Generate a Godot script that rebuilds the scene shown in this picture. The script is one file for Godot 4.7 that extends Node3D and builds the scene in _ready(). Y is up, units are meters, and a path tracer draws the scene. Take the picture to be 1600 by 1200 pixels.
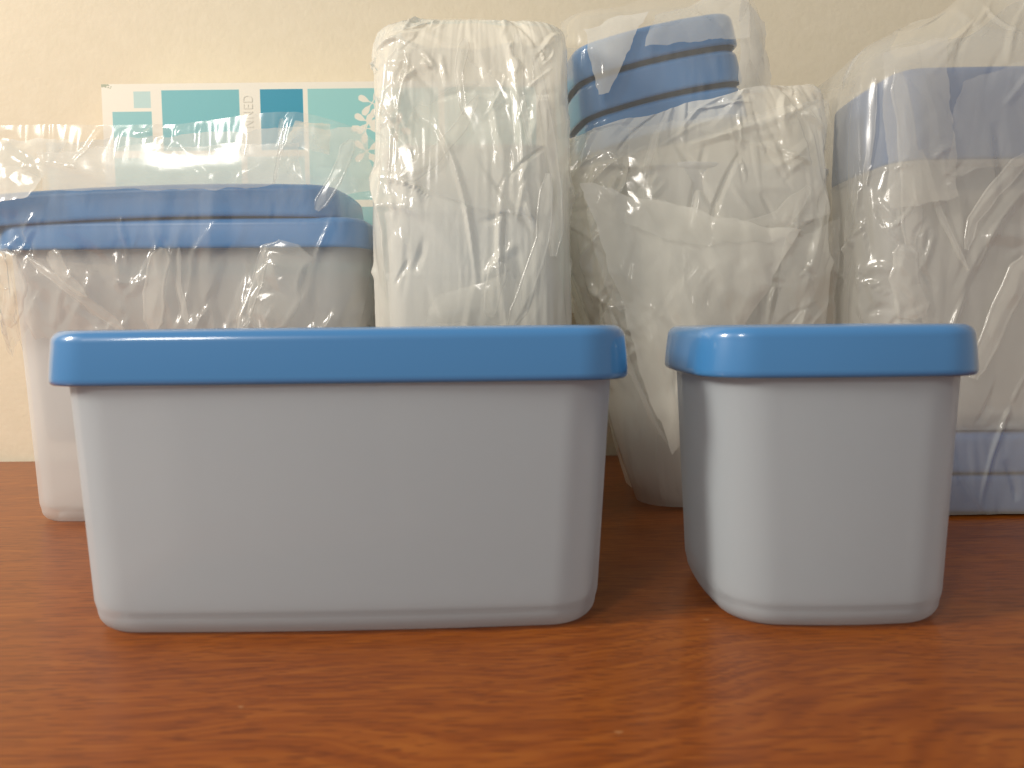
extends Node3D
# A table against a plastered wall: two frosted storage boxes with blue lids in front of
# more boxes that are still wrapped in crumpled plastic bags. Units are metres, y is up.

var M := {}
var rng := RandomNumberGenerator.new()
var taken := {}
var cells := {}


# ---------------------------------------------------------------- meshes

class Geo:
	var v := PackedVector3Array()
	var uv := PackedVector2Array()
	var idx := PackedInt32Array()

	# a grid of nu x nv points; wrapped along u when asked
	func grid(p: PackedVector3Array, nu: int, nv: int, wrap: bool) -> void:
		var o := v.size()
		v.append_array(p)
		for j in nv:
			for i in nu:
				uv.append(Vector2(float(i) / nu, float(j) / nv))
		var last := nu if wrap else nu - 1
		for j in nv - 1:
			for i in last:
				var a := o + j * nu + i
				var b := o + j * nu + (i + 1) % nu
				var c := a + nu
				var d := b + nu
				idx.append_array([a, b, c, b, d, c])

	func box(lo: Vector3, hi: Vector3) -> void:
		var c := (lo + hi) / 2
		var h := (hi - lo) / 2
		for ax in 3:
			for sg in [-1.0, 1.0]:
				var n := Vector3.ZERO
				n[ax] = sg
				var t := Vector3.ZERO
				t[(ax + 1) % 3] = 1
				var b := n.cross(t)
				var o := v.size()
				for q in [[-1, -1], [1, -1], [1, 1], [-1, 1]]:
					v.append(c + (n + t * q[0] + b * q[1]) * h)
					uv.append(Vector2(q[0] * 0.5 + 0.5, 0.5 - q[1] * 0.5))
				idx.append_array([o, o + 2, o + 1, o, o + 3, o + 2])

	func build() -> ArrayMesh:
		var n := PackedVector3Array()
		n.resize(v.size())
		for k in range(0, idx.size(), 3):
			var a := idx[k]
			var b := idx[k + 1]
			var c := idx[k + 2]
			var f := (v[c] - v[a]).cross(v[b] - v[a])
			n[a] += f
			n[b] += f
			n[c] += f
		for k in n.size():
			n[k] = n[k].normalized()
		var arr := []
		arr.resize(Mesh.ARRAY_MAX)
		arr[Mesh.ARRAY_VERTEX] = v
		arr[Mesh.ARRAY_NORMAL] = n
		arr[Mesh.ARRAY_TEX_UV] = uv
		arr[Mesh.ARRAY_INDEX] = idx
		var m := ArrayMesh.new()
		m.add_surface_from_arrays(Mesh.PRIMITIVE_TRIANGLES, arr)
		return m


func numbered(called: String) -> String:
	var n: int = taken.get(called, 0)
	taken[called] = n + 1
	return called if n == 0 else "%s_%03d" % [called, n]


func thing(called: String, label: String, category: String, group := "", at := Vector3.ZERO) -> Node3D:
	var o := Node3D.new()
	o.name = numbered(called)
	add_child(o)
	o.position = at
	o.set_meta("label", label)
	o.set_meta("category", category)
	if group:
		o.set_meta("group", group)
	return o


func part(called: String, mesh: Mesh, mat: Material, parent: Node3D) -> MeshInstance3D:
	var o := MeshInstance3D.new()
	o.name = called
	o.mesh = mesh
	o.material_override = mat
	o.cast_shadow = GeometryInstance3D.SHADOW_CASTING_SETTING_ON
	parent.add_child(o, true)
	return o


# point at share s of the outline of a rounded rectangle; s = 0 at the back, 0.5 at the front
func rr(s: float, hx: float, hz: float, r: float, bow := 0.0) -> Vector2:
	r = clampf(r, 0.0002, minf(hx, hz) - 0.00001)
	var sx := 2.0 * (hx - r)
	var sz := 2.0 * (hz - r)
	var q := PI * r / 2.0
	var d := fposmod(s, 1.0) * (2.0 * (sx + sz) + 4.0 * q) + sx / 2.0
	d = fmod(d, 2.0 * (sx + sz) + 4.0 * q)
	if d < sx:   # back, towards +x
		var k := d / sx * 2.0 - 1.0
		return Vector2(k * sx / 2.0, -hz - bow * (1.0 - k * k))
	d -= sx
	if d < q:
		var a := d / r
		return Vector2(hx - r + sin(a) * r, -hz + r - cos(a) * r)
	d -= q
	if d < sz:
		var k := d / sz * 2.0 - 1.0
		return Vector2(hx + bow * (1.0 - k * k), k * sz / 2.0)
	d -= sz
	if d < q:
		var a := d / r
		return Vector2(hx - r + cos(a) * r, hz - r + sin(a) * r)
	d -= q
	if d < sx:
		var k := d / sx * 2.0 - 1.0
		return Vector2(-k * sx / 2.0, hz + bow * (1.0 - k * k))
	d -= sx
	if d < q:
		var a := d / r
		return Vector2(-hx + r - sin(a) * r, hz - r + cos(a) * r)
	d -= q
	if d < sz:
		var k := d / sz * 2.0 - 1.0
		return Vector2(-hx - bow * (1.0 - k * k), -k * sz / 2.0)
	d -= sz
	var a2 := d / r
	return Vector2(-hx + r - cos(a2) * r, -hz + r - sin(a2) * r)


# outline samples that put enough points on the corners
func stations(hx: float, hz: float, r: float) -> PackedFloat32Array:
	var sx := 2.0 * (hx - r)
	var sz := 2.0 * (hz - r)
	var q := PI * r / 2.0
	var total := 2.0 * (sx + sz) + 4.0 * q
	var out := PackedFloat32Array()
	var d := -sx / 2.0
	for k in 4:
		var side := sx if k % 2 == 0 else sz
		for i in 10:
			out.append((d + side * i / 10.0) / total)
		d += side
		for i in 10:
			out.append((d + q * i / 10.0) / total)
		d += q
	return out


# rings: [y, hx, hz, r, bow]; all rings follow the same corners
func loft(g: Geo, rings: Array) -> void:
	var p := PackedVector3Array()
	var nu := 80
	for ring in rings:
		var st := stations(ring[1], ring[2], clampf(ring[3], 0.0002, minf(ring[1], ring[2]) - 0.0001))
		for i in nu:
			var c := rr(st[i], ring[1], ring[2], ring[3], ring[4])
			p.append(Vector3(c.x, ring[0], c.y))
	g.grid(p, nu, rings.size(), true)


func lid_mesh(hx: float, hz: float, r: float, h: float, droop := 0.0) -> ArrayMesh:
	var rings := []
	var put := func(y: float, off: float, bow: float) -> void:
		rings.append([y, maxf(hx + off, 0.0006), maxf(hz + off, 0.0004), maxf(r + off, 0.0003), bow])
	put.call(h - 0.0045, -hz + 0.0005, 0.0)
	put.call(h - 0.0045, -0.0035, 0.0)
	put.call(h - 0.0055, -0.0024, 0.0)
	put.call(0.0008, -0.0020, 0.0012)
	put.call(0.0001, -0.0014, 0.0012)
	put.call(0.0, -0.0008, 0.0012)
	put.call(0.0004, -0.0003, 0.0012)
	put.call(0.0012, 0.0, 0.0012)
	put.call(0.0024, 0.0, 0.0012)
	put.call(h * 0.45, -0.0004, 0.0012)
	put.call(h - 0.0048, -0.0009, 0.0012)
	var f := 0.0040
	for i in range(0, 9):
		var a := PI / 2 * i / 8.0
		put.call(h - f + sin(a) * f, -0.0010 - (1.0 - cos(a)) * f, 0.0012)
	put.call(h + 0.0001, -0.0065, 0.0005)
	put.call(h - 0.0001, -0.0085, 0.0)
	put.call(h - 0.0008, -0.0096, 0.0)
	put.call(h - 0.0020, -0.0104, 0.0)
	put.call(h - 0.0025, -0.0120, 0.0)
	put.call(h - 0.0025, -hz + 0.0005, 0.0)
	var g := Geo.new()
	loft(g, rings)
	if droop > 0.0:
		for k in g.v.size():
			var e := g.v[k].x / hx - 0.4
			g.v[k].y -= droop * e * e
	return g.build()


# an open box of even wall thickness, tapering to its foot
func body_mesh(bx: float, bz: float, tx: float, tz: float, r: float, h: float, bow := 0.0008, wall := 0.0013) -> ArrayMesh:
	var rings := []
	var put := func(y: float, off: float, b: float) -> void:
		var k := clampf(y / h, 0.0, 1.0)
		var x := lerpf(bx, tx, k) + off
		var z := lerpf(bz, tz, k) + off
		rings.append([y, maxf(x, 0.0006), maxf(z, 0.0004), maxf(r + off, 0.0003), b])
	put.call(0.0045, -bz + 0.0005, 0.0)
	put.call(0.0045, -0.0090, 0.0)
	put.call(0.0038, -0.0080, 0.0)
	put.call(0.0010, -0.0074, bow)
	put.call(0.0001, -0.0066, bow)
	var f := 0.0060
	for i in range(0, 9):
		var a := PI / 2 * i / 8.0
		put.call(f - cos(a) * f, -f + sin(a) * f, bow)
	put.call(0.0064, 0.0000, bow)
	put.call(0.0078, 0.0003, bow)
	put.call(0.0094, 0.0006, bow)
	for i in range(1, 7):
		put.call(lerpf(f + 0.004, h - 0.004, i / 6.0), 0.0006, bow)
	put.call(h - 0.0032, 0.0004, bow)
	put.call(h - 0.0025, 0.0012, bow)
	put.call(h - 0.0008, 0.0013, bow)
	put.call(h - 0.0001, 0.0008, bow)
	put.call(h, 0.0, bow)
	put.call(h - 0.0003, -wall + 0.0003, bow)
	put.call(h - 0.0010, -wall, bow)
	for i in range(5, 0, -1):
		put.call(lerpf(0.011, h - 0.004, i / 5.0), -wall, bow)
	for i in range(0, 6):
		var a := PI / 2 * i / 5.0
		put.call(0.0110 - sin(a) * 0.005, -wall - (1.0 - cos(a)) * 0.005, bow * 0.5)
	put.call(0.0060, -bz + 0.0005, 0.0)
	var g := Geo.new()
	loft(g, rings)
	return g.build()


# ---------------------------------------------------------------- plastic film

# Piecewise smooth patches that meet in sharp creases, as crumpled film does: the upper envelope of
# tilted paraboloids, one in each cell, less a second such envelope. x, y in cells.
func cell_rand(i: int, j: int, k: int) -> float:
	var h := (i * 374761393 + j * 668265263 + k * 2147483647) & 0x7fffffff
	h = ((h ^ (h >> 13)) * 1274126177) & 0x7fffffff
	h = h ^ (h >> 16)
	return float(h & 0xffff) / 65535.0


func envelope(x: float, y: float, k: int) -> float:
	var best := -1e9
	var ci := int(floor(x))
	var cj := int(floor(y))
	for j in range(cj - 1, cj + 2):
		for i in range(ci - 1, ci + 2):
			var key := i * 8191 + j * 131 + k
			var c: Vector4
			if cells.has(key):
				c = cells[key]
			else:
				c = Vector4(i + cell_rand(i, j, k), j + cell_rand(i, j, k + 1), cell_rand(i, j, k + 2) * 2.4 - 1.2, cell_rand(i, j, k + 3) * 2.0 - 1.0)
				cells[key] = c
			var dx := x - c.x
			var dy := y - c.y
			best = maxf(best, c.z * dx + c.w * dy - 0.9 * (dx * dx + dy * dy))
	return best


func facets(x: float, y: float, k: int) -> float:
	return envelope(x, y, k) - envelope(x * 0.83 + 7.3, y * 0.83 - y * 0.2 + x * 0.3 + 3.1, k + 50)


# A bag: keys are [y, cx, cz, hx, hz, r] from the bottom up. Returns the film's points for fold().
func bag(o: Node3D, called: String, mat: Material, sd: int, keys: Array, nu: int, nv: int, look: Dictionary) -> Dictionary:
	rng.seed = sd
	var noise := FastNoiseLite.new()
	noise.seed = sd
	noise.noise_type = FastNoiseLite.TYPE_SIMPLEX_SMOOTH
	noise.frequency = look.get("freq", 26.0)
	noise.fractal_octaves = 2
	cells.clear()
	var cell_x: float = look.get("cell", [0.024, 0.040])[0]
	var cell_y: float = look.get("cell", [0.024, 0.040])[1]
	var slant: float = look.get("slant", 0.4)
	var nk := keys.size()
	var height: float = keys[nk - 1][0] - keys[0][0]
	var mid: Array = keys[nk / 2]
	var around: float = 4.0 * (mid[3] + mid[4])
	# creases as tents along short lines, drawn into the grid of displacements
	var disp := PackedFloat32Array()
	disp.resize(nu * nv)
	var du := around / nu
	var dv := height / (nv - 1)
	for group in look.get("creases", []):
		for k in int(group.n):
			var t0: float = rng.randf_range(group.get("lo", 0.0), group.get("hi", 1.0)) * height
			var s0: float = rng.randf() * around
			if group.has("at"):
				s0 = (group.at + rng.randfn(0.0, group.get("near", 0.02))) * around
			var a := deg_to_rad(group.angle + rng.randfn(0.0, group.spread))
			var half: float = rng.randf_range(group.len[0], group.len[1]) / 2.0
			var w: float = rng.randf_range(group.wide[0], group.wide[1])
			var amp: float = rng.randf_range(group.amp[0], group.amp[1])
			if rng.randf() < group.get("dents", 0.3):
				amp = -amp
			var lean := rng.randf_range(0.25, 1.0)
			var ca := cos(a)
			var sa := sin(a)
			var bend := rng.randf_range(-0.25, 0.25) / half
			var rx := absf(ca) * half + absf(sa) * w + absf(bend) * half * half
			var ry := absf(sa) * half + absf(ca) * w + absf(bend) * half * half
			for j in range(maxi(0, int((t0 - ry) / dv)), mini(nv, int((t0 + ry) / dv) + 2)):
				for i in range(int(floor((s0 - rx) / du)), int((s0 + rx) / du) + 2):
					var x := i * du - s0
					var y := j * dv - t0
					var l := (x * ca + y * sa) / half
					if l * l >= 1.0:
						continue
					var d := -x * sa + y * ca - bend * l * l * half * half
					var k2 := 1.0 - (d / w if d > 0.0 else -d / (w * lean))
					if k2 > 0.0:
						disp[j * nu + posmod(i, nu)] += amp * k2 * (1.0 - l * l)
	var p := PackedVector3Array()
	p.resize(nu * nv)
	var soft: float = look.get("soft", 0.003)
	var sharp: float = look.get("sharp", 0.0020)
	var tiny: float = look.get("tiny", 0.0006)
	var pleat: float = look.get("pleat", 0.0)
	var pleats: float = look.get("pleats", 22.0)
	var edge: Array = look.get("edge", [])
	var hem: float = look.get("hem", 0.0)
	for j in nv:
		var v := float(j) / (nv - 1)
		var at := v * (nk - 1)
		var k1 := mini(int(at), nk - 2)
		var f := at - k1
		var a0: Array = keys[maxi(k1 - 1, 0)]
		var a1: Array = keys[k1]
		var a2: Array = keys[k1 + 1]
		var a3: Array = keys[mini(k1 + 2, nk - 1)]
		var q := []
		for c in 6:
			q.append(cubic_interpolate(a1[c], a2[c], a0[c], a3[c], f))
		var up: float = smoothstep(look.get("gather_from", 0.75), 1.0, v)
		for i in nu:
			var s := float(i) / nu
			var c := rr(s, q[3], q[4], q[5])
			var c2 := rr(s + 0.002, q[3], q[4], q[5])
			var out := Vector3(c2.y - c.y, 0, c.x - c2.x).normalized()
			var pos := Vector3(q[1] + c.x, q[0], q[2] + c.y)
			var gx := s * around / cell_x + 0.5 * noise.get_noise_2d(pos.y * 0.6, s * 3.0)
			var gy := pos.y / cell_y + slant * gx
			var mask := clampf(0.45 + 1.1 * noise.get_noise_3d(pos.x * 0.9 + 5.0, pos.y * 0.9, pos.z * 0.9), 0.08, 1.0)
			var d := disp[j * nu + i] + soft * noise.get_noise_3d(pos.x * 0.8, pos.y * 0.45, pos.z * 0.8) + sharp * mask * facets(gx, gy, 1)
			d += tiny * (1.0 - mask) * facets(gx * 2.7, gy * 2.3, 200)
			if pleat > 0.0:
				var w := pleats * s + 1.3 * noise.get_noise_2d(s * 3.0, 9.0) + 0.5 * noise.get_noise_2d(pos.y, s * 2.0)
				d += pleat * up * (absf(fposmod(w, 1.0) * 2.0 - 1.0) * 2.0 - 1.0)
			d = maxf(d, look.get("inward", -0.003))
			pos += out * d
			if edge.size():
				var e := s * (edge.size() - 1)
				var e0 := mini(int(e), edge.size() - 2)
				pos.y += lerpf(edge[e0], edge[e0 + 1], smoothstep(0.0, 1.0, e - e0)) * up
			if hem > 0.0:
				pos.y += hem * noise.get_noise_2d(s * 2.2, 3.0) * (1.0 - smoothstep(0.0, 0.25, v))
			pos.y = maxf(pos.y, 0.0012 + 0.001 * v)
			p[j * nu + i] = pos
	var g := Geo.new()
	g.grid(p, nu, nv, true)
	part(called, g.build(), mat, o)
	return {"p": p, "nu": nu, "nv": nv}


# the film's front point nearest to (x, y)
func front_of(b: Dictionary, x: float, y: float) -> Vector3:
	var best := Vector3(x, y, 0)
	var close := 1e9
	var nu: int = b.nu
	var p: PackedVector3Array = b.p
	for j in range(0, b.nv, 2):
		if absf(p[j * nu + nu / 2].y - y) > 0.02:
			continue
		for i in range(nu / 4, nu * 3 / 4, 2):
			var q := p[j * nu + i]
			var d := (q.x - x) * (q.x - x) + (q.y - y) * (q.y - y) - q.z * 0.0002
			if d < close:
				close = d
				best = q
	return best


# a fold: film doubled over along a path of [x, y] on the front of a bag, standing a little proud of it
func fold(o: Node3D, b: Dictionary, mat: Material, path: Array, w0: float, w1: float, lift := 0.0015) -> void:
	var curve := Curve3D.new()
	for k in path.size():
		var q := front_of(b, path[k][0], path[k][1])
		q = Vector3(path[k][0], path[k][1], q.z + lift)
		var t := Vector3.ZERO
		if k > 0 and k < path.size() - 1:
			t = Vector3(path[k + 1][0] - path[k - 1][0], path[k + 1][1] - path[k - 1][1], 0) / 6.0
		curve.add_point(q, -t, t)
	var n := 56
	var long := curve.get_baked_length()
	var p := PackedVector3Array()
	var across := 17
	rng.seed = int(absf(path[0][0] * 7919.0 + path[0][1] * 104729.0) * 1000.0)
	var ridge := PackedFloat32Array()
	var swell := PackedFloat32Array()
	var left := PackedFloat32Array()
	var right := PackedFloat32Array()
	for k in 8:
		ridge.append(rng.randf_range(-0.45, 0.45))
		swell.append(rng.randf_range(0.03, 0.16))
		left.append(rng.randf_range(0.80, 1.12))
		right.append(rng.randf_range(0.80, 1.12))
	for j in n:
		var f := float(j) / (n - 1)
		var c := curve.sample_baked(f * long)
		var c2 := curve.sample_baked(minf(f * long + 0.001, long))
		var c1 := curve.sample_baked(maxf(f * long - 0.001, 0.0))
		var dir := (c2 - c1).normalized()
		var side := dir.cross(Vector3(0, 0, 1)).normalized()
		var e := f * 6.999
		var e0 := int(e)
		var top := lerpf(ridge[e0], ridge[mini(e0 + 1, 7)], e - e0)
		var high := lerpf(swell[e0], swell[mini(e0 + 1, 7)], e - e0)
		var wl := lerpf(left[e0], left[mini(e0 + 1, 7)], e - e0)
		var wr := lerpf(right[e0], right[mini(e0 + 1, 7)], e - e0)
		var w := lerpf(w0, w1, f) * (0.45 + 0.55 * smoothstep(0.0, 0.12, minf(f, 1.0 - f)))
		for i in across:
			var k := float(i) / (across - 1) * 2.0 - 1.0
			var tent := (k + 1.0) / (top + 1.0) if k < top else (1.0 - k) / (1.0 - top)
			var rise := w * high * tent + 0.0007 * smoothstep(0.78, 0.94, absf(k)) - 0.0009 * smoothstep(0.94, 1.0, absf(k))
			p.append(c + side * (k * w / 2.0 * (wl if k < 0.0 else wr)) + Vector3(0, 0, rise))
	var g := Geo.new()
	g.grid(p, across, n, false)
	part("fold", g.build(), mat, o)


# a loose flap of film between four corners (two may coincide), bulged and creased
func flap(o: Node3D, mat: Material, sd: int, c00: Vector3, c10: Vector3, c11: Vector3, c01: Vector3, bulge: float, rough := 0.0012, sag := 0.0) -> void:
	var noise := FastNoiseLite.new()
	noise.seed = sd
	noise.frequency = 30.0
	var n := 46
	var p := PackedVector3Array()
	var out := (c10 - c00 + c11 - c01).cross(c01 - c00 + c11 - c10).normalized()
	for j in n:
		var v := float(j) / (n - 1)
		for i in n:
			var u := float(i) / (n - 1)
			var q := c00.lerp(c10, u).lerp(c01.lerp(c11, u), v)
			var d := bulge * sin(PI * u) * sin(PI * v) + rough * 0.6 * noise.get_noise_3dv(q) + rough * facets(q.x / 0.016 + sd, q.y / 0.024 + q.x / 0.03, 300 + sd)
			q += out * d
			q.y -= sag * sin(PI * u) * (1.0 - v)
			var rim := maxf(absf(u * 2 - 1), absf(v * 2 - 1))
			q += Vector3(noise.get_noise_3d(q.x, q.y, 5.0), noise.get_noise_3d(q.y, q.x, 9.0), 0) * 0.004 * rim
			p.append(q)
	var g := Geo.new()
	g.grid(p, n, n, false)
	part("flap", g.build(), mat, o)


# ---------------------------------------------------------------- materials

func plastic(c: Color, rough: float) -> StandardMaterial3D:
	var m := StandardMaterial3D.new()
	m.albedo_color = c
	m.roughness = rough
	return m


func film_material(white: float, alpha: float, rough: float, back: float) -> StandardMaterial3D:
	var m := StandardMaterial3D.new()
	m.transparency = BaseMaterial3D.TRANSPARENCY_ALPHA
	m.albedo_color = Color(white, white * 0.985, white * 0.93, alpha)
	m.roughness = rough
	m.cull_mode = BaseMaterial3D.CULL_DISABLED
	if back > 0.0:
		m.backlight_enabled = true
		m.backlight = Color(back, back, back)
	return m


func frosted(c: Color, alpha: float, back: float) -> StandardMaterial3D:
	var m := StandardMaterial3D.new()
	m.transparency = BaseMaterial3D.TRANSPARENCY_ALPHA
	m.albedo_color = Color(c.r, c.g, c.b, alpha)
	m.roughness = 0.42
	m.backlight_enabled = true
	m.backlight = Color(back, back, back)
	return m


func wood_texture() -> ImageTexture:
	var w := 2048
	var h := 1024
	var warp := FastNoiseLite.new()
	warp.seed = 11
	warp.frequency = 1.0
	warp.fractal_octaves = 3
	var fine := FastNoiseLite.new()
	fine.seed = 5
	fine.frequency = 1.0
	fine.fractal_octaves = 2
	var pore := FastNoiseLite.new()
	pore.seed = 23
	pore.frequency = 1.0
	pore.fractal_type = FastNoiseLite.FRACTAL_NONE
	var data := PackedByteArray()
	data.resize(w * h * 3)
	# 1.4 m x 0.7 m of veneer; metres from the middle of the back edge
	var dark := Color(0.165, 0.036, 0.0050)
	var mid := Color(0.280, 0.070, 0.0075)
	var light := Color(0.40, 0.122, 0.0160)
	var k := 0
	for j in h:
		var z := (float(j) / h) * 0.7
		for i in w:
			var x := (float(i) / w - 0.5) * 1.4
			var bow := 0.03 * warp.get_noise_2d(x * 2.4, z * 3.0) + 0.006 * warp.get_noise_2d(x * 9.0 + 40.0, z * 14.0)
			var dx := x - 0.10
			var dz := z - 0.375
			bow += 0.032 * exp(-(dx * dx / 0.006 + dz * dz / 0.0035)) * (1.0 + 6.0 * dx)
			var q := z + bow + 0.06 * x
			var rings := warp.get_noise_2d(q * 130.0, 3.0 + x * 3.5)
			var streak := fine.get_noise_2d(x * 26.0, q * 380.0)
			var hair := pore.get_noise_2d(x * 55.0, z * 1100.0 + bow * 300.0)
			var blotch := warp.get_noise_2d(x * 20.0 + 7.0, z * 50.0)
			var t := 0.5 + 0.15 * rings + 0.33 * streak + 0.12 * blotch
			var c := dark.lerp(mid, clampf(t * 2.0, 0, 1)) if t < 0.5 else mid.lerp(light, clampf(t * 2.0 - 1.0, 0, 1))
			if hair > 0.36:
				c = c.lerp(dark * 0.8, minf((hair - 0.36) * 2.6, 0.65))
			c = c.linear_to_srgb()
			data[k] = int(clampf(c.r, 0, 1) * 255.0)
			data[k + 1] = int(clampf(c.g, 0, 1) * 255.0)
			data[k + 2] = int(clampf(c.b, 0, 1) * 255.0)
			k += 3
	var im := Image.create_from_data(w, h, false, Image.FORMAT_RGB8, data)
	# a worn scratch and a few specks of dust in the varnish
	rng.seed = 4
	for s in 26:
		var px := int((0.052 + 0.0008 * s + 0.7) / 1.4 * w)
		var pz := int((0.118 + 0.0006 * sin(s * 1.7)) / 0.7 * h)
		if rng.randf() < 0.7:
			im.fill_rect(Rect2i(px, pz, 2, 1), Color(0.13, 0.07, 0.04))
	for e in [[0.0631, -0.0062, 3], [0.0240, 0.0672, 3], [0.2052, 0.0190, 2], [-0.2210, -0.0360, 2], [0.1410, 0.0460, 2], [-0.0720, 0.0520, 2]]:
		var px := int((e[0] + 0.7) / 1.4 * w)
		var pz := int((e[1] + 0.345) / 0.7 * h)
		im.fill_rect(Rect2i(px, pz, e[2], 1), Color(0.66, 0.47, 0.32))
		im.set_pixel(px + 1, pz + 1, Color(0.60, 0.40, 0.26))
	return ImageTexture.create_from_image(im)


func noise_texture(freq: float, octaves: int, sd: int, size := 1024) -> NoiseTexture2D:
	var n := FastNoiseLite.new()
	n.seed = sd
	n.frequency = freq
	n.fractal_octaves = octaves
	var t := NoiseTexture2D.new()
	t.width = size
	t.height = size
	t.seamless = true
	t.noise = n
	return t


# printed face of the carton: 0.30 m x 0.2625 m, drawn at 3.4 pixels per millimetre
func carton_print() -> ImageTexture:
	var per := 3.4
	var w := int(300 * per)
	var h := int(262 * per)
	var im := Image.create(w, h, false, Image.FORMAT_RGB8)
	im.fill(Color(0.93, 0.90, 0.83))
	var put := func(x: float, y: float, a: float, b: float, c: Color) -> void:
		im.fill_rect(Rect2i(int(x * per), int(y * per), int(a * per), int(b * per)), c)
	var pale := Color(0.73, 0.83, 0.80)
	var aqua := Color(0.46, 0.72, 0.73)
	var teal := Color(0.15, 0.57, 0.67)
	var ice := Color(0.58, 0.79, 0.77)
	put.call(21.5, 5.0, 11.5, 11.0, pale)
	put.call(7.0, 18.5, 26.5, 26.0, aqua.lerp(pale, 0.35))
	put.call(40.5, 4.6, 52.5, 40.0, aqua)
	put.call(107.0, 4.6, 29.0, 40.0, teal)
	put.call(139.0, 4.6, 88.0, 74.0, ice)
	put.call(7.0, 49.0, 86.0, 62.0, ice)
	put.call(97.0, 49.0, 39.0, 30.0, pale)
	put.call(97.0, 83.0, 130.0, 64.0, aqua)
	put.call(7.0, 115.0, 86.0, 32.0, teal)
	put.call(231.0, 4.6, 62.0, 142.0, aqua.lerp(pale, 0.4))
	rng.seed = 9
	for k in 40:
		im.fill_rect(Rect2i(int(absf(rng.randfn(2.2, 1.6)) * per), int(absf(rng.randfn(0.8, 0.8)) * per), 3, 2), Color(0.66, 0.68, 0.58))
	# sprigs of three drop-shaped petals
	var cream := Color(0.93, 0.90, 0.83)
	var heads := [[182.0, 14.0, 0.0], [179.0, 26.5, 3.5]]
	for k in 6:
		heads.append([188.0 + 12.0 * sin(k * 1.05), 38.0 + 15.0 * cos(k * 1.05), 40.0 * k])
	for e in heads:
		for a in [20.0, 130.0, 205.0, 300.0]:
			var ang := deg_to_rad(a + e[2])
			for s in 60:
				var f := s / 59.0
				var rad := 0.35 + 1.75 * smoothstep(0.2, 0.85, f)
				var cx: float = e[0] + cos(ang) * 8.0 * f
				var cy: float = e[1] + sin(ang) * 8.0 * f
				for yy in range(int((cy - rad) * per), int((cy + rad) * per) + 1):
					for xx in range(int((cx - rad) * per), int((cx + rad) * per) + 1):
						if xx >= 0 and yy >= 0 and xx < w and yy < h and Vector2(xx / per - cx, yy / per - cy).length() < rad:
							im.set_pixel(xx, yy, cream)
	return ImageTexture.create_from_image(im)


func area_light(called: String, at: Vector3, to: Vector3, size: Vector2, energy: float, c: Color) -> void:
	var l := AreaLight3D.new()
	l.name = called
	l.area_size = size
	l.light_energy = energy
	l.light_color = c
	l.area_normalize_energy = true
	l.shadow_enabled = true
	l.area_range = 8.0
	l.area_attenuation = 2.0
	add_child(l)
	l.look_at_from_position(at, to)


# ---------------------------------------------------------------- scene

func _ready() -> void:
	# camera
	var cam := Camera3D.new()
	cam.name = "camera"
	add_child(cam)
	cam.position = Vector3(0, 0.099, 0.255)
	cam.rotation_order = EULER_ORDER_YXZ
	cam.rotation_degrees = Vector3(-4.3, 0, -0.6)
	cam.near = 0.01
	cam.far = 20.0
	var lens := CameraAttributesPhysical.new()
	lens.frustum_focal_length = 12.56
	lens.frustum_focus_distance = 0.43
	lens.frustum_near = 0.01
	lens.frustum_far = 20.0
	lens.exposure_aperture = 9.0
	cam.attributes = lens
	cam.fov = 51.06
	cam.current = true

	# light: a room with two windows on the left
	var env := Environment.new()
	env.background_mode = Environment.BG_COLOR
	env.background_color = Color(0.36, 0.36, 0.36).linear_to_srgb()
	env.tonemap_mode = Environment.TONE_MAPPER_LINEAR
	env.tonemap_exposure = 1.0
	env.sdfgi_enabled = true
	env.ssao_enabled = true
	env.ssil_enabled = true
	var we := WorldEnvironment.new()
	we.name = "room_light"
	we.environment = env
	add_child(we)
	area_light("window_light", Vector3(-1.15, 0.75, 0.38), Vector3(0, 0.08, -0.1), Vector2(0.24, 0.34), 1.58, Color(1.0, 0.97, 0.925))
	area_light("window_light_001", Vector3(-0.75, 1.00, 1.25), Vector3(0, 0.08, -0.1), Vector2(0.24, 0.34), 0.80, Color(1.0, 0.97, 0.925))

	# materials
	M.blue = plastic(Color(0.055, 0.225, 0.50).linear_to_srgb(), 0.30)
	M.blue.clearcoat_enabled = true
	M.blue.clearcoat = 0.9
	M.blue.clearcoat_roughness = 0.07
	M.blue_dull = plastic(Color(0.058, 0.225, 0.50).linear_to_srgb(), 0.32)
	M.blue_grey = plastic(Color(0.085, 0.17, 0.36).linear_to_srgb(), 0.4)
	M.frost = frosted(Color(0.79, 0.83, 0.855), 0.66, 0.85)
	M.frost_thin = frosted(Color(0.90, 0.90, 0.89), 0.50, 0.9)
	M.film = film_material(0.96, 0.25, 0.16, 0.3)
	M.film_milky = film_material(0.985, 0.46, 0.12, 0.45)
	M.film_thin = film_material(0.95, 0.14, 0.15, 0.14)
	M.film_dense = film_material(0.985, 0.52, 0.14, 0.45)
	M.film_fold = film_material(0.96, 0.22, 0.14, 0.2)

	setting()
	carton()
	front_containers()
	left_bag()
	middle_bag()
	right_bags()
	far_right_bag()


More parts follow.
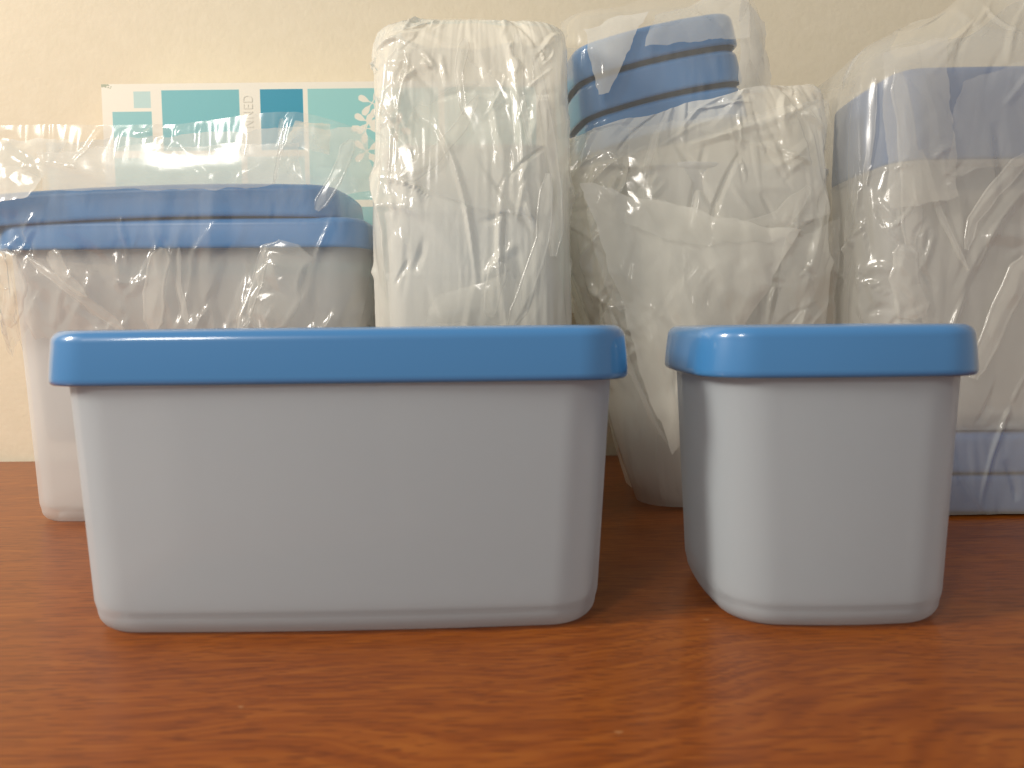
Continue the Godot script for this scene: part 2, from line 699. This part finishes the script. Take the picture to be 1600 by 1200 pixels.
func setting() -> void:
	var wall_mat := plastic(Color(0.735, 0.648, 0.490).linear_to_srgb(), 0.85)
	var mottle := noise_texture(0.012, 5, 77)
	var ramp := Gradient.new()
	ramp.offsets = PackedFloat32Array([0.25, 0.75])
	ramp.colors = PackedColorArray([Color(0.990, 0.989, 0.985), Color(1, 1, 1)])
	mottle.color_ramp = ramp
	wall_mat.albedo_texture = mottle
	wall_mat.heightmap_enabled = true
	wall_mat.heightmap_texture = noise_texture(0.035, 4, 31)
	wall_mat.heightmap_scale = 0.013
	wall_mat.uv1_triplanar = true
	wall_mat.uv1_scale = Vector3(5, 5, 5)
	var g := Geo.new()
	g.box(Vector3(-1.2, -0.8, -0.445), Vector3(1.2, 1.4, -0.345))
	var wall := part("wall", g.build(), wall_mat, self)
	wall.set_meta("kind", "structure")
	wall.set_meta("label", "cream plastered wall behind the table")
	# table
	var wood := StandardMaterial3D.new()
	wood.albedo_texture = wood_texture()
	wood.roughness = 0.34
	wood.metallic_specular = 0.26
	wood.clearcoat_enabled = true
	wood.clearcoat = 0.17
	wood.clearcoat_roughness = 0.12
	var n := 60
	var p := PackedVector3Array()
	var top := Geo.new()
	for j in 3:
		for i in 3:
			p.append(Vector3(-0.7 + 0.7 * i, 0, 0.35 - 0.345 * j))
	top.v = p
	for q in p:
		top.uv.append(Vector2((q.x + 0.7) / 1.4, (q.z + 0.345) / 0.7))
	for j in 2:
		for i in 2:
			var a := j * 3 + i
			top.idx.append_array([a, a + 3, a + 1, a + 1, a + 3, a + 4])
	var slab := Geo.new()
	slab.box(Vector3(-0.7, -0.03, -0.34), Vector3(0.7, -0.001, 0.35))
	var table := thing("table", "polished reddish brown wooden table top against the wall", "table")
	table.set_meta("kind", "structure")
	part("table_top", top.build(), wood, table)
	part("table_edge", slab.build(), wood, table)


func carton() -> void:
	var o := thing("carton", "cream cardboard carton printed with aqua and teal squares, standing against the wall", "box", "", Vector3(-0.2745, 0, -0.30))
	var card := plastic(Color(0.93, 0.90, 0.83), 0.6)
	var g := Geo.new()
	g.box(Vector3(0.0004, 0, -0.043), Vector3(0.2996, 0.2622, -0.0006))
	part("carton_body", g.build(), card, o)
	var printed := plastic(Color.WHITE, 0.45)
	printed.albedo_texture = carton_print()
	var q := Geo.new()
	var pp := PackedVector3Array([Vector3(0, 0.2625, 0), Vector3(0, 0, 0), Vector3(0.3, 0.2625, 0), Vector3(0.3, 0, 0)])
	q.v = PackedVector3Array([pp[0], pp[2], pp[3], pp[1]])
	q.uv = PackedVector2Array([Vector2(0, 0), Vector2(1, 0), Vector2(1, 1), Vector2(0, 1)])
	q.idx = PackedInt32Array([0, 1, 2, 0, 2, 3])
	part("printed_front", q.build(), printed, o)
	# small lettering that runs up the panel
	var t := TextMesh.new()
	t.text = "NNED"
	var f := SystemFont.new()
	f.font_names = PackedStringArray(["Droid Sans"])
	t.font = f
	t.font_size = 20
	t.pixel_size = 0.00042
	t.depth = 0.00004
	var w := part("lettering", t, plastic(Color(0.918, 0.891, 0.824), 0.6), o)
	w.position = Vector3(0.0985, 0.2435, 0.0002)
	w.rotation.z = PI / 2


func front_containers() -> void:
	var o := thing("storage_container", "wide frosted plastic container with glossy blue lid, front left on the table", "container", "frosted containers with blue lids in front", Vector3(-0.0565, 0, -0.0400))
	part("body", body_mesh(0.0832, 0.0432, 0.0890, 0.0432, 0.0165, 0.0915, 0.0018), M.frost, o)
	var l := part("lid", lid_mesh(0.0945, 0.0465, 0.0180, 0.0172), M.blue, o)
	l.position.y = 0.0810
	o.rotation_degrees.y = 1.2
	var o2 := thing("storage_container", "small squarish frosted plastic container with glossy blue lid, front right on the table", "container", "frosted containers with blue lids in front", Vector3(0.1058, 0, -0.0340))
	part("body", body_mesh(0.0374, 0.0378, 0.0420, 0.0384, 0.0185, 0.0915, 0.0010), M.frost, o2)
	var l2 := part("lid", lid_mesh(0.0460, 0.0418, 0.0185, 0.0162), M.blue, o2)
	l2.position.y = 0.0813


func left_bag() -> void:
	var at := Vector3(-0.163, 0, -0.187)
	var o := thing("storage_container", "tall frosted plastic container with blue lid, wrapped by the bag at far left", "container", "", at)
	part("body", body_mesh(0.0820, 0.0400, 0.0880, 0.0430, 0.014, 0.1445), M.frost_thin, o)
	var l := part("lid", lid_mesh(0.0925, 0.0470, 0.0150, 0.0150), M.blue_dull, o)
	l.position.y = 0.1370
	var inner := thing("storage_container", "second frosted container nested inside the tall container at far left", "container", "", at + Vector3(0, 0.040, 0))
	part("body", body_mesh(0.0785, 0.0370, 0.0830, 0.0395, 0.013, 0.085), M.frost_thin, inner)
	var up := thing("container_lid", "loose blue lid lying tilted on top of the lidded container at far left", "lid", "loose blue lids", at + Vector3(-0.0125, 0.1540, 0.000))
	part("lid_shell", lid_mesh(0.0905, 0.0470, 0.0150, 0.0160, 0.0026), M.blue_dull, up)
	up.rotation_degrees = Vector3(2.0, 0.6, 0.0)
	var b := thing("plastic_bag", "clear crumpled plastic bag pulled over the blue lids at far left", "bag")
	var look := {
		"soft": 0.004, "sharp": 0.0016, "tiny": 0.0005, "freq": 22.0, "hem": 0.010, "gather_from": 0.66, "inward": -0.0012,
		"edge": [0.0, -0.004, -0.012, -0.004, 0.008, 0.003, 0.003, 0.002, -0.002, -0.006, 0.0],
		"creases": [
			{"n": 90, "angle": 100.0, "spread": 30.0, "len": [0.02, 0.06], "wide": [0.003, 0.009], "amp": [0.001, 0.0034], "lo": 0.0, "hi": 0.38},
			{"n": 80, "angle": 140.0, "spread": 35.0, "len": [0.01, 0.04], "wide": [0.0015, 0.005], "amp": [0.0006, 0.0022], "lo": 0.0, "hi": 0.38},
			{"n": 60, "angle": 120.0, "spread": 40.0, "len": [0.01, 0.03], "wide": [0.002, 0.006], "amp": [0.0006, 0.002], "lo": 0.05, "hi": 0.5, "at": 0.66, "near": 0.03},
			{"n": 80, "angle": 92.0, "spread": 14.0, "len": [0.004, 0.016], "wide": [0.0008, 0.002], "amp": [0.0002, 0.0007], "lo": 0.45, "hi": 0.75},
			{"n": 60, "angle": 75.0, "spread": 30.0, "len": [0.015, 0.045], "wide": [0.003, 0.008], "amp": [0.0006, 0.0022], "lo": 0.6, "hi": 1.0},
		],
	}
	var keys := [
		[0.0930, -0.163, -0.187, 0.0920, 0.0480, 0.018],
		[0.1120, -0.163, -0.187, 0.0945, 0.0500, 0.018],
		[0.1340, -0.163, -0.187, 0.0955, 0.0500, 0.017],
		[0.1520, -0.163, -0.187, 0.0975, 0.0515, 0.018],
		[0.1720, -0.163, -0.187, 0.0975, 0.0520, 0.022],
		[0.1840, -0.162, -0.188, 0.0975, 0.0515, 0.022],
		[0.1930, -0.162, -0.188, 0.0965, 0.0500, 0.016],
	]
	var f := bag(b, "film", M.film_thin, 101, keys, 440, 100, look)
	flap(b, M.film, 51, Vector3(-0.222, 0.1640, -0.1330), Vector3(-0.098, 0.1660, -0.1330), Vector3(-0.100, 0.1860, -0.1350), Vector3(-0.224, 0.1830, -0.1350), 0.001, 0.0003)
	flap(b, M.film_milky, 54, Vector3(-0.250, 0.1700, -0.1860), Vector3(-0.074, 0.1700, -0.1860), Vector3(-0.078, 0.2040, -0.1800), Vector3(-0.246, 0.1980, -0.1800), 0.0004, 0.0008)
	flap(b, M.film_milky, 52, Vector3(-0.270, 0.1560, -0.1330), Vector3(-0.228, 0.1620, -0.1310), Vector3(-0.212, 0.1900, -0.1440), Vector3(-0.268, 0.1900, -0.1460), 0.004, 0.0016)
	flap(b, M.film, 53, Vector3(-0.112, 0.1860, -0.1440), Vector3(-0.088, 0.1800, -0.1400), Vector3(-0.092, 0.2030, -0.1700), Vector3(-0.110, 0.2060, -0.1700), 0.005, 0.0012)
	fold(b, f, M.film_fold, [[-0.108, 0.197], [-0.108, 0.182], [-0.112, 0.166]], 0.0035, 0.0015, 0.003)
	fold(b, f, M.film_fold, [[-0.075, 0.187], [-0.080, 0.172], [-0.091, 0.153]], 0.008, 0.006, 0.006)
	fold(b, f, M.film_fold, [[-0.106, 0.139], [-0.111, 0.120], [-0.119, 0.098]], 0.024, 0.022, 0.003)
	fold(b, f, M.film_fold, [[-0.117, 0.137], [-0.122, 0.118], [-0.130, 0.098]], 0.006, 0.007, 0.004)
	fold(b, f, M.film_fold, [[-0.167, 0.137], [-0.171, 0.120], [-0.174, 0.098]], 0.010, 0.012, 0.003)
	fold(b, f, M.film_fold, [[-0.159, 0.137], [-0.160, 0.120], [-0.156, 0.100]], 0.003, 0.004, 0.003)
	fold(b, f, M.film_fold, [[-0.231, 0.133], [-0.211, 0.117], [-0.188, 0.098]], 0.004, 0.006, 0.003)
	fold(b, f, M.film_fold, [[-0.219, 0.136], [-0.212, 0.122], [-0.203, 0.114]], 0.010, 0.004, 0.003)
	fold(b, f, M.film_fold, [[-0.243, 0.137], [-0.238, 0.118], [-0.246, 0.100]], 0.014, 0.010, 0.003)


func cup(label: String, at: Vector3, sx: float, sz: float, h: float, turn := 0.0) -> void:
	var o := thing("storage_container", label, "container", "", at)
	part("body", body_mesh(sx * 0.90, sz * 0.90, sx, sz, 0.016, h), M.frost_thin, o)
	o.rotation_degrees.y = turn


func middle_bag() -> void:
	var at := Vector3(-0.0195, 0.003, -0.166)
	for k in 4:
		var place: String = ["lowest", "second from the bottom", "third from the bottom", "uppermost"][k]
		cup("frosted plastic container, %s of the nested stack in the tall middle bag" % place, at + Vector3(0, 0.029 * k, 0), 0.0405, 0.0400, 0.092)
	var b := thing("plastic_bag", "tall milky plastic bag around a stack of containers in the middle", "bag")
	var look := {
		"soft": 0.0040, "sharp": 0.0014, "freq": 14.0, "tiny": 0.0003, "slant": 0.9, "cell": [0.046, 0.050], "gather_from": 0.62, "inward": -0.0020, "pleat": 0.0005, "pleats": 6.0,
		"edge": [-0.004, 0.0, -0.002, -0.001, 0.000, 0.0015, 0.001, -0.001, 0.0, -0.003, -0.004],
		"creases": [
			{"n": 45, "angle": 75.0, "spread": 24.0, "len": [0.03, 0.10], "wide": [0.002, 0.008], "amp": [0.0006, 0.0028]},
			{"n": 22, "angle": 35.0, "spread": 25.0, "len": [0.02, 0.06], "wide": [0.002, 0.006], "amp": [0.0005, 0.0020]},
			{"n": 34, "angle": 140.0, "spread": 25.0, "len": [0.01, 0.05], "wide": [0.0015, 0.005], "amp": [0.0005, 0.0020]},
			{"n": 44, "angle": 60.0, "spread": 45.0, "len": [0.008, 0.03], "wide": [0.0012, 0.004], "amp": [0.0005, 0.0018], "at": 0.60, "near": 0.03, "lo": 0.35, "hi": 0.9},
			{"n": 40, "angle": 110.0, "spread": 30.0, "len": [0.008, 0.03], "wide": [0.0012, 0.004], "amp": [0.0005, 0.0018], "at": 0.42, "near": 0.02, "lo": 0.4, "hi": 0.95},
			{"n": 14, "angle": 0.0, "spread": 12.0, "len": [0.02, 0.06], "wide": [0.004, 0.009], "amp": [0.001, 0.0022], "lo": 0.4, "hi": 0.8},
		],
	}
	var keys := [
		[0.0015, -0.0195, -0.166, 0.0420, 0.0410, 0.020],
		[0.0400, -0.0195, -0.166, 0.0460, 0.0440, 0.020],
		[0.1000, -0.0192, -0.166, 0.0480, 0.0450, 0.020],
		[0.1500, -0.0190, -0.166, 0.0475, 0.0440, 0.020],
		[0.1900, -0.0185, -0.168, 0.0470, 0.0420, 0.022],
		[0.2220, -0.0182, -0.169, 0.0465, 0.0390, 0.020],
		[0.2430, -0.0180, -0.173, 0.0445, 0.0300, 0.017],
		[0.2500, -0.0178, -0.178, 0.0395, 0.0130, 0.010],
	]
	var f := bag(b, "film", M.film_dense, 202, keys, 480, 300, look)
	fold(b, f, M.film_fold, [[-0.014, 0.205], [-0.022, 0.190], [-0.036, 0.175], [-0.050, 0.166]], 0.004, 0.010, 0.002)
	fold(b, f, M.film_fold, [[0.018, 0.168], [0.015, 0.138], [0.006, 0.112], [0.000, 0.098]], 0.007, 0.009, 0.003)
	fold(b, f, M.film_fold, [[0.012, 0.222], [0.018, 0.190], [0.022, 0.160], [0.020, 0.130]], 0.006, 0.008, 0.002)
	flap(b, M.film_thin, 61, Vector3(-0.056, 0.170, -0.119), Vector3(0.010, 0.150, -0.117), Vector3(0.000, 0.205, -0.121), Vector3(-0.030, 0.232, -0.134), 0.002, 0.0010, 0.006)
	flap(b, M.film_thin, 62, Vector3(-0.040, 0.098, -0.117), Vector3(0.012, 0.098, -0.117), Vector3(0.000, 0.124, -0.117), Vector3(-0.036, 0.112, -0.117), 0.002, 0.0012)
	fold(b, f, M.film_fold, [[-0.050, 0.226], [-0.055, 0.200], [-0.058, 0.170]], 0.012, 0.008, 0.002)
	fold(b, f, M.film_fold, [[-0.004, 0.127], [-0.008, 0.116], [-0.010, 0.102]], 0.010, 0.007, 0.002)
	fold(b, f, M.film_fold, [[-0.020, 0.232], [-0.023, 0.215], [-0.021, 0.195]], 0.006, 0.003, 0.002)
	fold(b, f, M.film_fold, [[0.004, 0.234], [0.005, 0.205], [0.010, 0.180]], 0.006, 0.003, 0.002)


func right_bags() -> void:
	var at := Vector3(0.1160, 0.003, -0.206)
	for k in 3:
		var place: String = ["bottom", "middle", "top"][k]
		cup("frosted plastic container at the %s of the stack in the slumped bag" % place, at + Vector3(0, 0.042 * k, 0), 0.0480, 0.0440, 0.092, 14.0)
	# loose lids lying aslant on the stack
	var tilt := Vector3(4.0, 3.0, 10.5)
	var base := Vector3(0.0840, 0.2040, -0.222)
	var up := Basis.from_euler(tilt * PI / 180.0).y
	for k in 3:
		var which: String = ["lowest", "middle", "topmost"][k]
		var l := thing("container_lid", "%s blue lid of the slanted stack of three above the slumped bag" % which, "lid", "loose blue lids", base + up * (0.0188 * k))
		part("lid_shell", lid_mesh(0.0455, 0.0420, 0.0150, 0.0170, 0.0022), M.blue, l)
		l.rotation_degrees = tilt
	var b2 := thing("plastic_bag", "thin clear plastic bag over the slanted stack of blue lids", "bag")
	var look2 := {
		"soft": 0.002, "sharp": 0.0015, "freq": 24.0, "gather_from": 0.6, "inward": -0.0015,
		"edge": [0.0, 0.004, 0.010, 0.012, 0.006, 0.0, -0.006, -0.010, -0.012, -0.008, 0.0],
		"creases": [
			{"n": 40, "angle": 60.0, "spread": 30.0, "len": [0.01, 0.04], "wide": [0.001, 0.004], "amp": [0.0005, 0.0018]},
			{"n": 30, "angle": 120.0, "spread": 30.0, "len": [0.01, 0.03], "wide": [0.001, 0.003], "amp": [0.0004, 0.0014]},
		],
	}
	var keys2 := [
		[0.1800, 0.0850, -0.222, 0.0530, 0.0500, 0.018],
		[0.2100, 0.0835, -0.222, 0.0550, 0.0510, 0.018],
		[0.2400, 0.0820, -0.222, 0.0545, 0.0510, 0.018],
		[0.2620, 0.0815, -0.224, 0.0530, 0.0480, 0.018],
		[0.2780, 0.0830, -0.230, 0.0480, 0.0280, 0.014],
	]
	var f2 := bag(b2, "film", M.film_thin, 303, keys2, 260, 80, look2)
	flap(b2, M.film_milky, 31, Vector3(0.0470, 0.2160, -0.1665), Vector3(0.0510, 0.2165, -0.1665), Vector3(0.0730, 0.2600, -0.1700), Vector3(0.0385, 0.2500, -0.1710), 0.001, 0.0003)
	flap(b2, M.film_milky, 32, Vector3(0.1180, 0.2140, -0.170), Vector3(0.1370, 0.2200, -0.178), Vector3(0.1340, 0.2560, -0.180), Vector3(0.1180, 0.2660, -0.172), 0.003, 0.0010)
	flap(b2, M.film, 33, Vector3(0.0700, 0.2400, -0.168), Vector3(0.1240, 0.2440, -0.168), Vector3(0.1250, 0.2740, -0.178), Vector3(0.0760, 0.2580, -0.178), 0.002, 0.0010)
	# the slumped bag
	var b := thing("plastic_bag", "slumped milky plastic bag of nested containers behind the small front container", "bag")
	var look := {
		"soft": 0.005, "sharp": 0.0022, "freq": 14.0, "tiny": 0.0004, "cell": [0.044, 0.042], "slant": 0.6, "gather_from": 0.55, "inward": -0.0025, 
		"edge": [0.0, 0.010, 0.014, 0.018, 0.017, 0.010, 0.002, -0.006, -0.006, -0.004, 0.0],
		"creases": [
			{"n": 50, "angle": 62.0, "spread": 28.0, "len": [0.02, 0.09], "wide": [0.002, 0.008], "amp": [0.0008, 0.0034], "lo": 0.36, "hi": 1.0},
			{"n": 55, "angle": 115.0, "spread": 26.0, "len": [0.015, 0.07], "wide": [0.002, 0.007], "amp": [0.0008, 0.0030], "lo": 0.34, "hi": 1.0},
			{"n": 30, "angle": 150.0, "spread": 25.0, "len": [0.01, 0.05], "wide": [0.0015, 0.005], "amp": [0.0006, 0.0024], "lo": 0.25, "hi": 1.0},
			{"n": 70, "angle": 110.0, "spread": 40.0, "len": [0.008, 0.035], "wide": [0.0012, 0.005], "amp": [0.0008, 0.0028], "lo": 0.30, "hi": 0.8, "at": 0.60, "near": 0.035},
			{"n": 40, "angle": 70.0, "spread": 40.0, "len": [0.008, 0.03], "wide": [0.0012, 0.004], "amp": [0.0006, 0.0022], "lo": 0.3, "hi": 0.9, "at": 0.42, "near": 0.03},
			{"n": 24, "angle": 10.0, "spread": 20.0, "len": [0.02, 0.05], "wide": [0.002, 0.006], "amp": [0.0008, 0.0024], "lo": 0.4, "hi": 1.0},
			{"n": 14, "angle": 110.0, "spread": 15.0, "len": [0.03, 0.06], "wide": [0.003, 0.006], "amp": [0.0006, 0.0014], "lo": 0.0, "hi": 0.3},
		],
	}
	var keys := [
		[0.0015, 0.1150, -0.206, 0.0470, 0.0440, 0.024],
		[0.0300, 0.1130, -0.206, 0.0540, 0.0470, 0.022],
		[0.0800, 0.1080, -0.205, 0.0600, 0.0490, 0.022],
		[0.1200, 0.1030, -0.204, 0.0660, 0.0500, 0.022],
		[0.1550, 0.1000, -0.203, 0.0690, 0.0490, 0.024],
		[0.1850, 0.0990, -0.201, 0.0690, 0.0420, 0.028],
		[0.2020, 0.0990, -0.190, 0.0660, 0.0240, 0.020],
	]
	var f := bag(b, "film", M.film_milky, 404, keys, 560, 270, look)
	flap(b, M.film_milky, 41, Vector3(0.0795, 0.0340, -0.1470), Vector3(0.0860, 0.0400, -0.1470), Vector3(0.1420, 0.1420, -0.1440), Vector3(0.0340, 0.1680, -0.1480), 0.005, 0.0022)
	flap(b, M.film_thin, 42, Vector3(0.0560, 0.1480, -0.1420), Vector3(0.1550, 0.1500, -0.1440), Vector3(0.1600, 0.2080, -0.1560), Vector3(0.0600, 0.1960, -0.1560), 0.004, 0.0022, 0.014)
	flap(b, M.film_thin, 43, Vector3(0.1280, 0.0950, -0.1460), Vector3(0.1600, 0.0950, -0.1480), Vector3(0.1640, 0.1500, -0.1480), Vector3(0.1360, 0.1380, -0.1450), 0.003, 0.0020)
	fold(b, f, M.film_fold, [[0.049, 0.107], [0.060, 0.075], [0.072, 0.048], [0.0795, 0.036]], 0.003, 0.003, 0.007)
	fold(b, f, M.film_fold, [[0.083, 0.068], [0.080, 0.052], [0.0815, 0.038]], 0.003, 0.005, 0.007)
	fold(b, f, M.film_fold, [[0.066, 0.160], [0.085, 0.148], [0.110, 0.142], [0.135, 0.148], [0.150, 0.165]], 0.010, 0.010, 0.003)
	fold(b, f, M.film_fold, [[0.074, 0.195], [0.068, 0.175], [0.066, 0.160]], 0.004, 0.003, 0.003)
	fold(b, f, M.film_fold, [[0.040, 0.160], [0.046, 0.135], [0.056, 0.105]], 0.006, 0.010, 0.004)


func far_right_bag() -> void:
	var at := Vector3(0.2860, 0, -0.190)
	var hx := 0.0985
	var hz := 0.0470
	for k in 2:
		var l := thing("container_lid", ["blue lid on the table under the far right box, bottom of the pair", "blue lid directly under the inverted box at far right"][k], "lid", "loose blue lids", at + Vector3(0, 0.002 + 0.0200 * k, 0))
		part("lid_shell", lid_mesh(hx, hz, 0.016, 0.0195), M.blue_grey, l)
	var o := thing("storage_container", "large frosted box standing between blue lids in the far right bag", "container", "", at + Vector3(0, 0.0425, 0))
	part("body", body_mesh(0.0940, 0.0435, 0.0970, 0.0455, 0.016, 0.1340), M.frost_thin, o)
	var cap := thing("container_lid", "deep blue lid on top of the large frosted box in the far right bag", "lid", "loose blue lids", at + Vector3(0, 0.1765, 0))
	part("lid_shell", lid_mesh(hx - 0.001, hz - 0.0005, 0.016, 0.0450), M.blue_grey, cap)
	var b := thing("plastic_bag", "big clear plastic bag around the box and blue lids at far right", "bag")
	var look := {
		"soft": 0.0045, "sharp": 0.0014, "freq": 14.0, "tiny": 0.0003, "cell": [0.050, 0.060], "gather_from": 0.72, "inward": -0.0015,
		"edge": [0.0, 0.012, 0.02, 0.02, 0.014, 0.010, 0.000, -0.020, -0.030, -0.02, 0.0],
		"creases": [
			{"n": 110, "angle": 62.0, "spread": 25.0, "len": [0.02, 0.09], "wide": [0.0015, 0.006], "amp": [0.0006, 0.0026]},
			{"n": 70, "angle": 105.0, "spread": 25.0, "len": [0.02, 0.08], "wide": [0.0015, 0.006], "amp": [0.0005, 0.0024]},
			{"n": 90, "angle": 130.0, "spread": 35.0, "len": [0.01, 0.04], "wide": [0.0012, 0.004], "amp": [0.0005, 0.0020], "lo": 0.15, "hi": 0.75},
			{"n": 40, "angle": 40.0, "spread": 45.0, "len": [0.006, 0.02], "wide": [0.001, 0.003], "amp": [0.0006, 0.002], "lo": 0.25, "hi": 0.55, "at": 0.66, "near": 0.02},
		],
	}
	var keys := [
		[0.0015, 0.286, -0.190, 0.1000, 0.0490, 0.018],
		[0.0400, 0.284, -0.190, 0.1030, 0.0510, 0.018],
		[0.0900, 0.279, -0.190, 0.1080, 0.0520, 0.020],
		[0.1400, 0.278, -0.190, 0.1090, 0.0520, 0.022],
		[0.1900, 0.277, -0.190, 0.1085, 0.0510, 0.022],
		[0.2240, 0.279, -0.190, 0.1070, 0.0500, 0.022],
		[0.2520, 0.284, -0.192, 0.0960, 0.0330, 0.018],
		[0.2760, 0.288, -0.195, 0.0780, 0.0150, 0.012],
	]
	var f := bag(b, "film", M.film, 505, keys, 640, 290, look)
	flap(b, M.film, 71, Vector3(0.180, 0.150, -0.1330), Vector3(0.214, 0.158, -0.1320), Vector3(0.206, 0.232, -0.1340), Vector3(0.178, 0.226, -0.1360), 0.002, 0.0010)
	flap(b, M.film_thin, 72, Vector3(0.206, 0.168, -0.1310), Vector3(0.290, 0.186, -0.1310), Vector3(0.300, 0.230, -0.1350), Vector3(0.214, 0.212, -0.1330), 0.002, 0.0014, 0.004)
	fold(b, f, M.film_fold, [[0.1855, 0.218], [0.1900, 0.190], [0.1935, 0.165], [0.1925, 0.135]], 0.009, 0.011, 0.003)
	fold(b, f, M.film_fold, [[0.1770, 0.216], [0.1760, 0.190], [0.1740, 0.165]], 0.004, 0.003, 0.003)
	fold(b, f, M.film_fold, [[0.190, 0.135], [0.191, 0.115], [0.198, 0.100]], 0.014, 0.018, 0.002)
	fold(b, f, M.film_fold, [[0.197, 0.180], [0.207, 0.150], [0.220, 0.122]], 0.004, 0.003, 0.002)
	fold(b, f, M.film_fold, [[0.218, 0.132], [0.221, 0.146], [0.232, 0.160], [0.246, 0.176]], 0.005, 0.010, 0.003)
	fold(b, f, M.film_fold, [[0.224, 0.070], [0.236, 0.098], [0.250, 0.128]], 0.010, 0.014, 0.003)
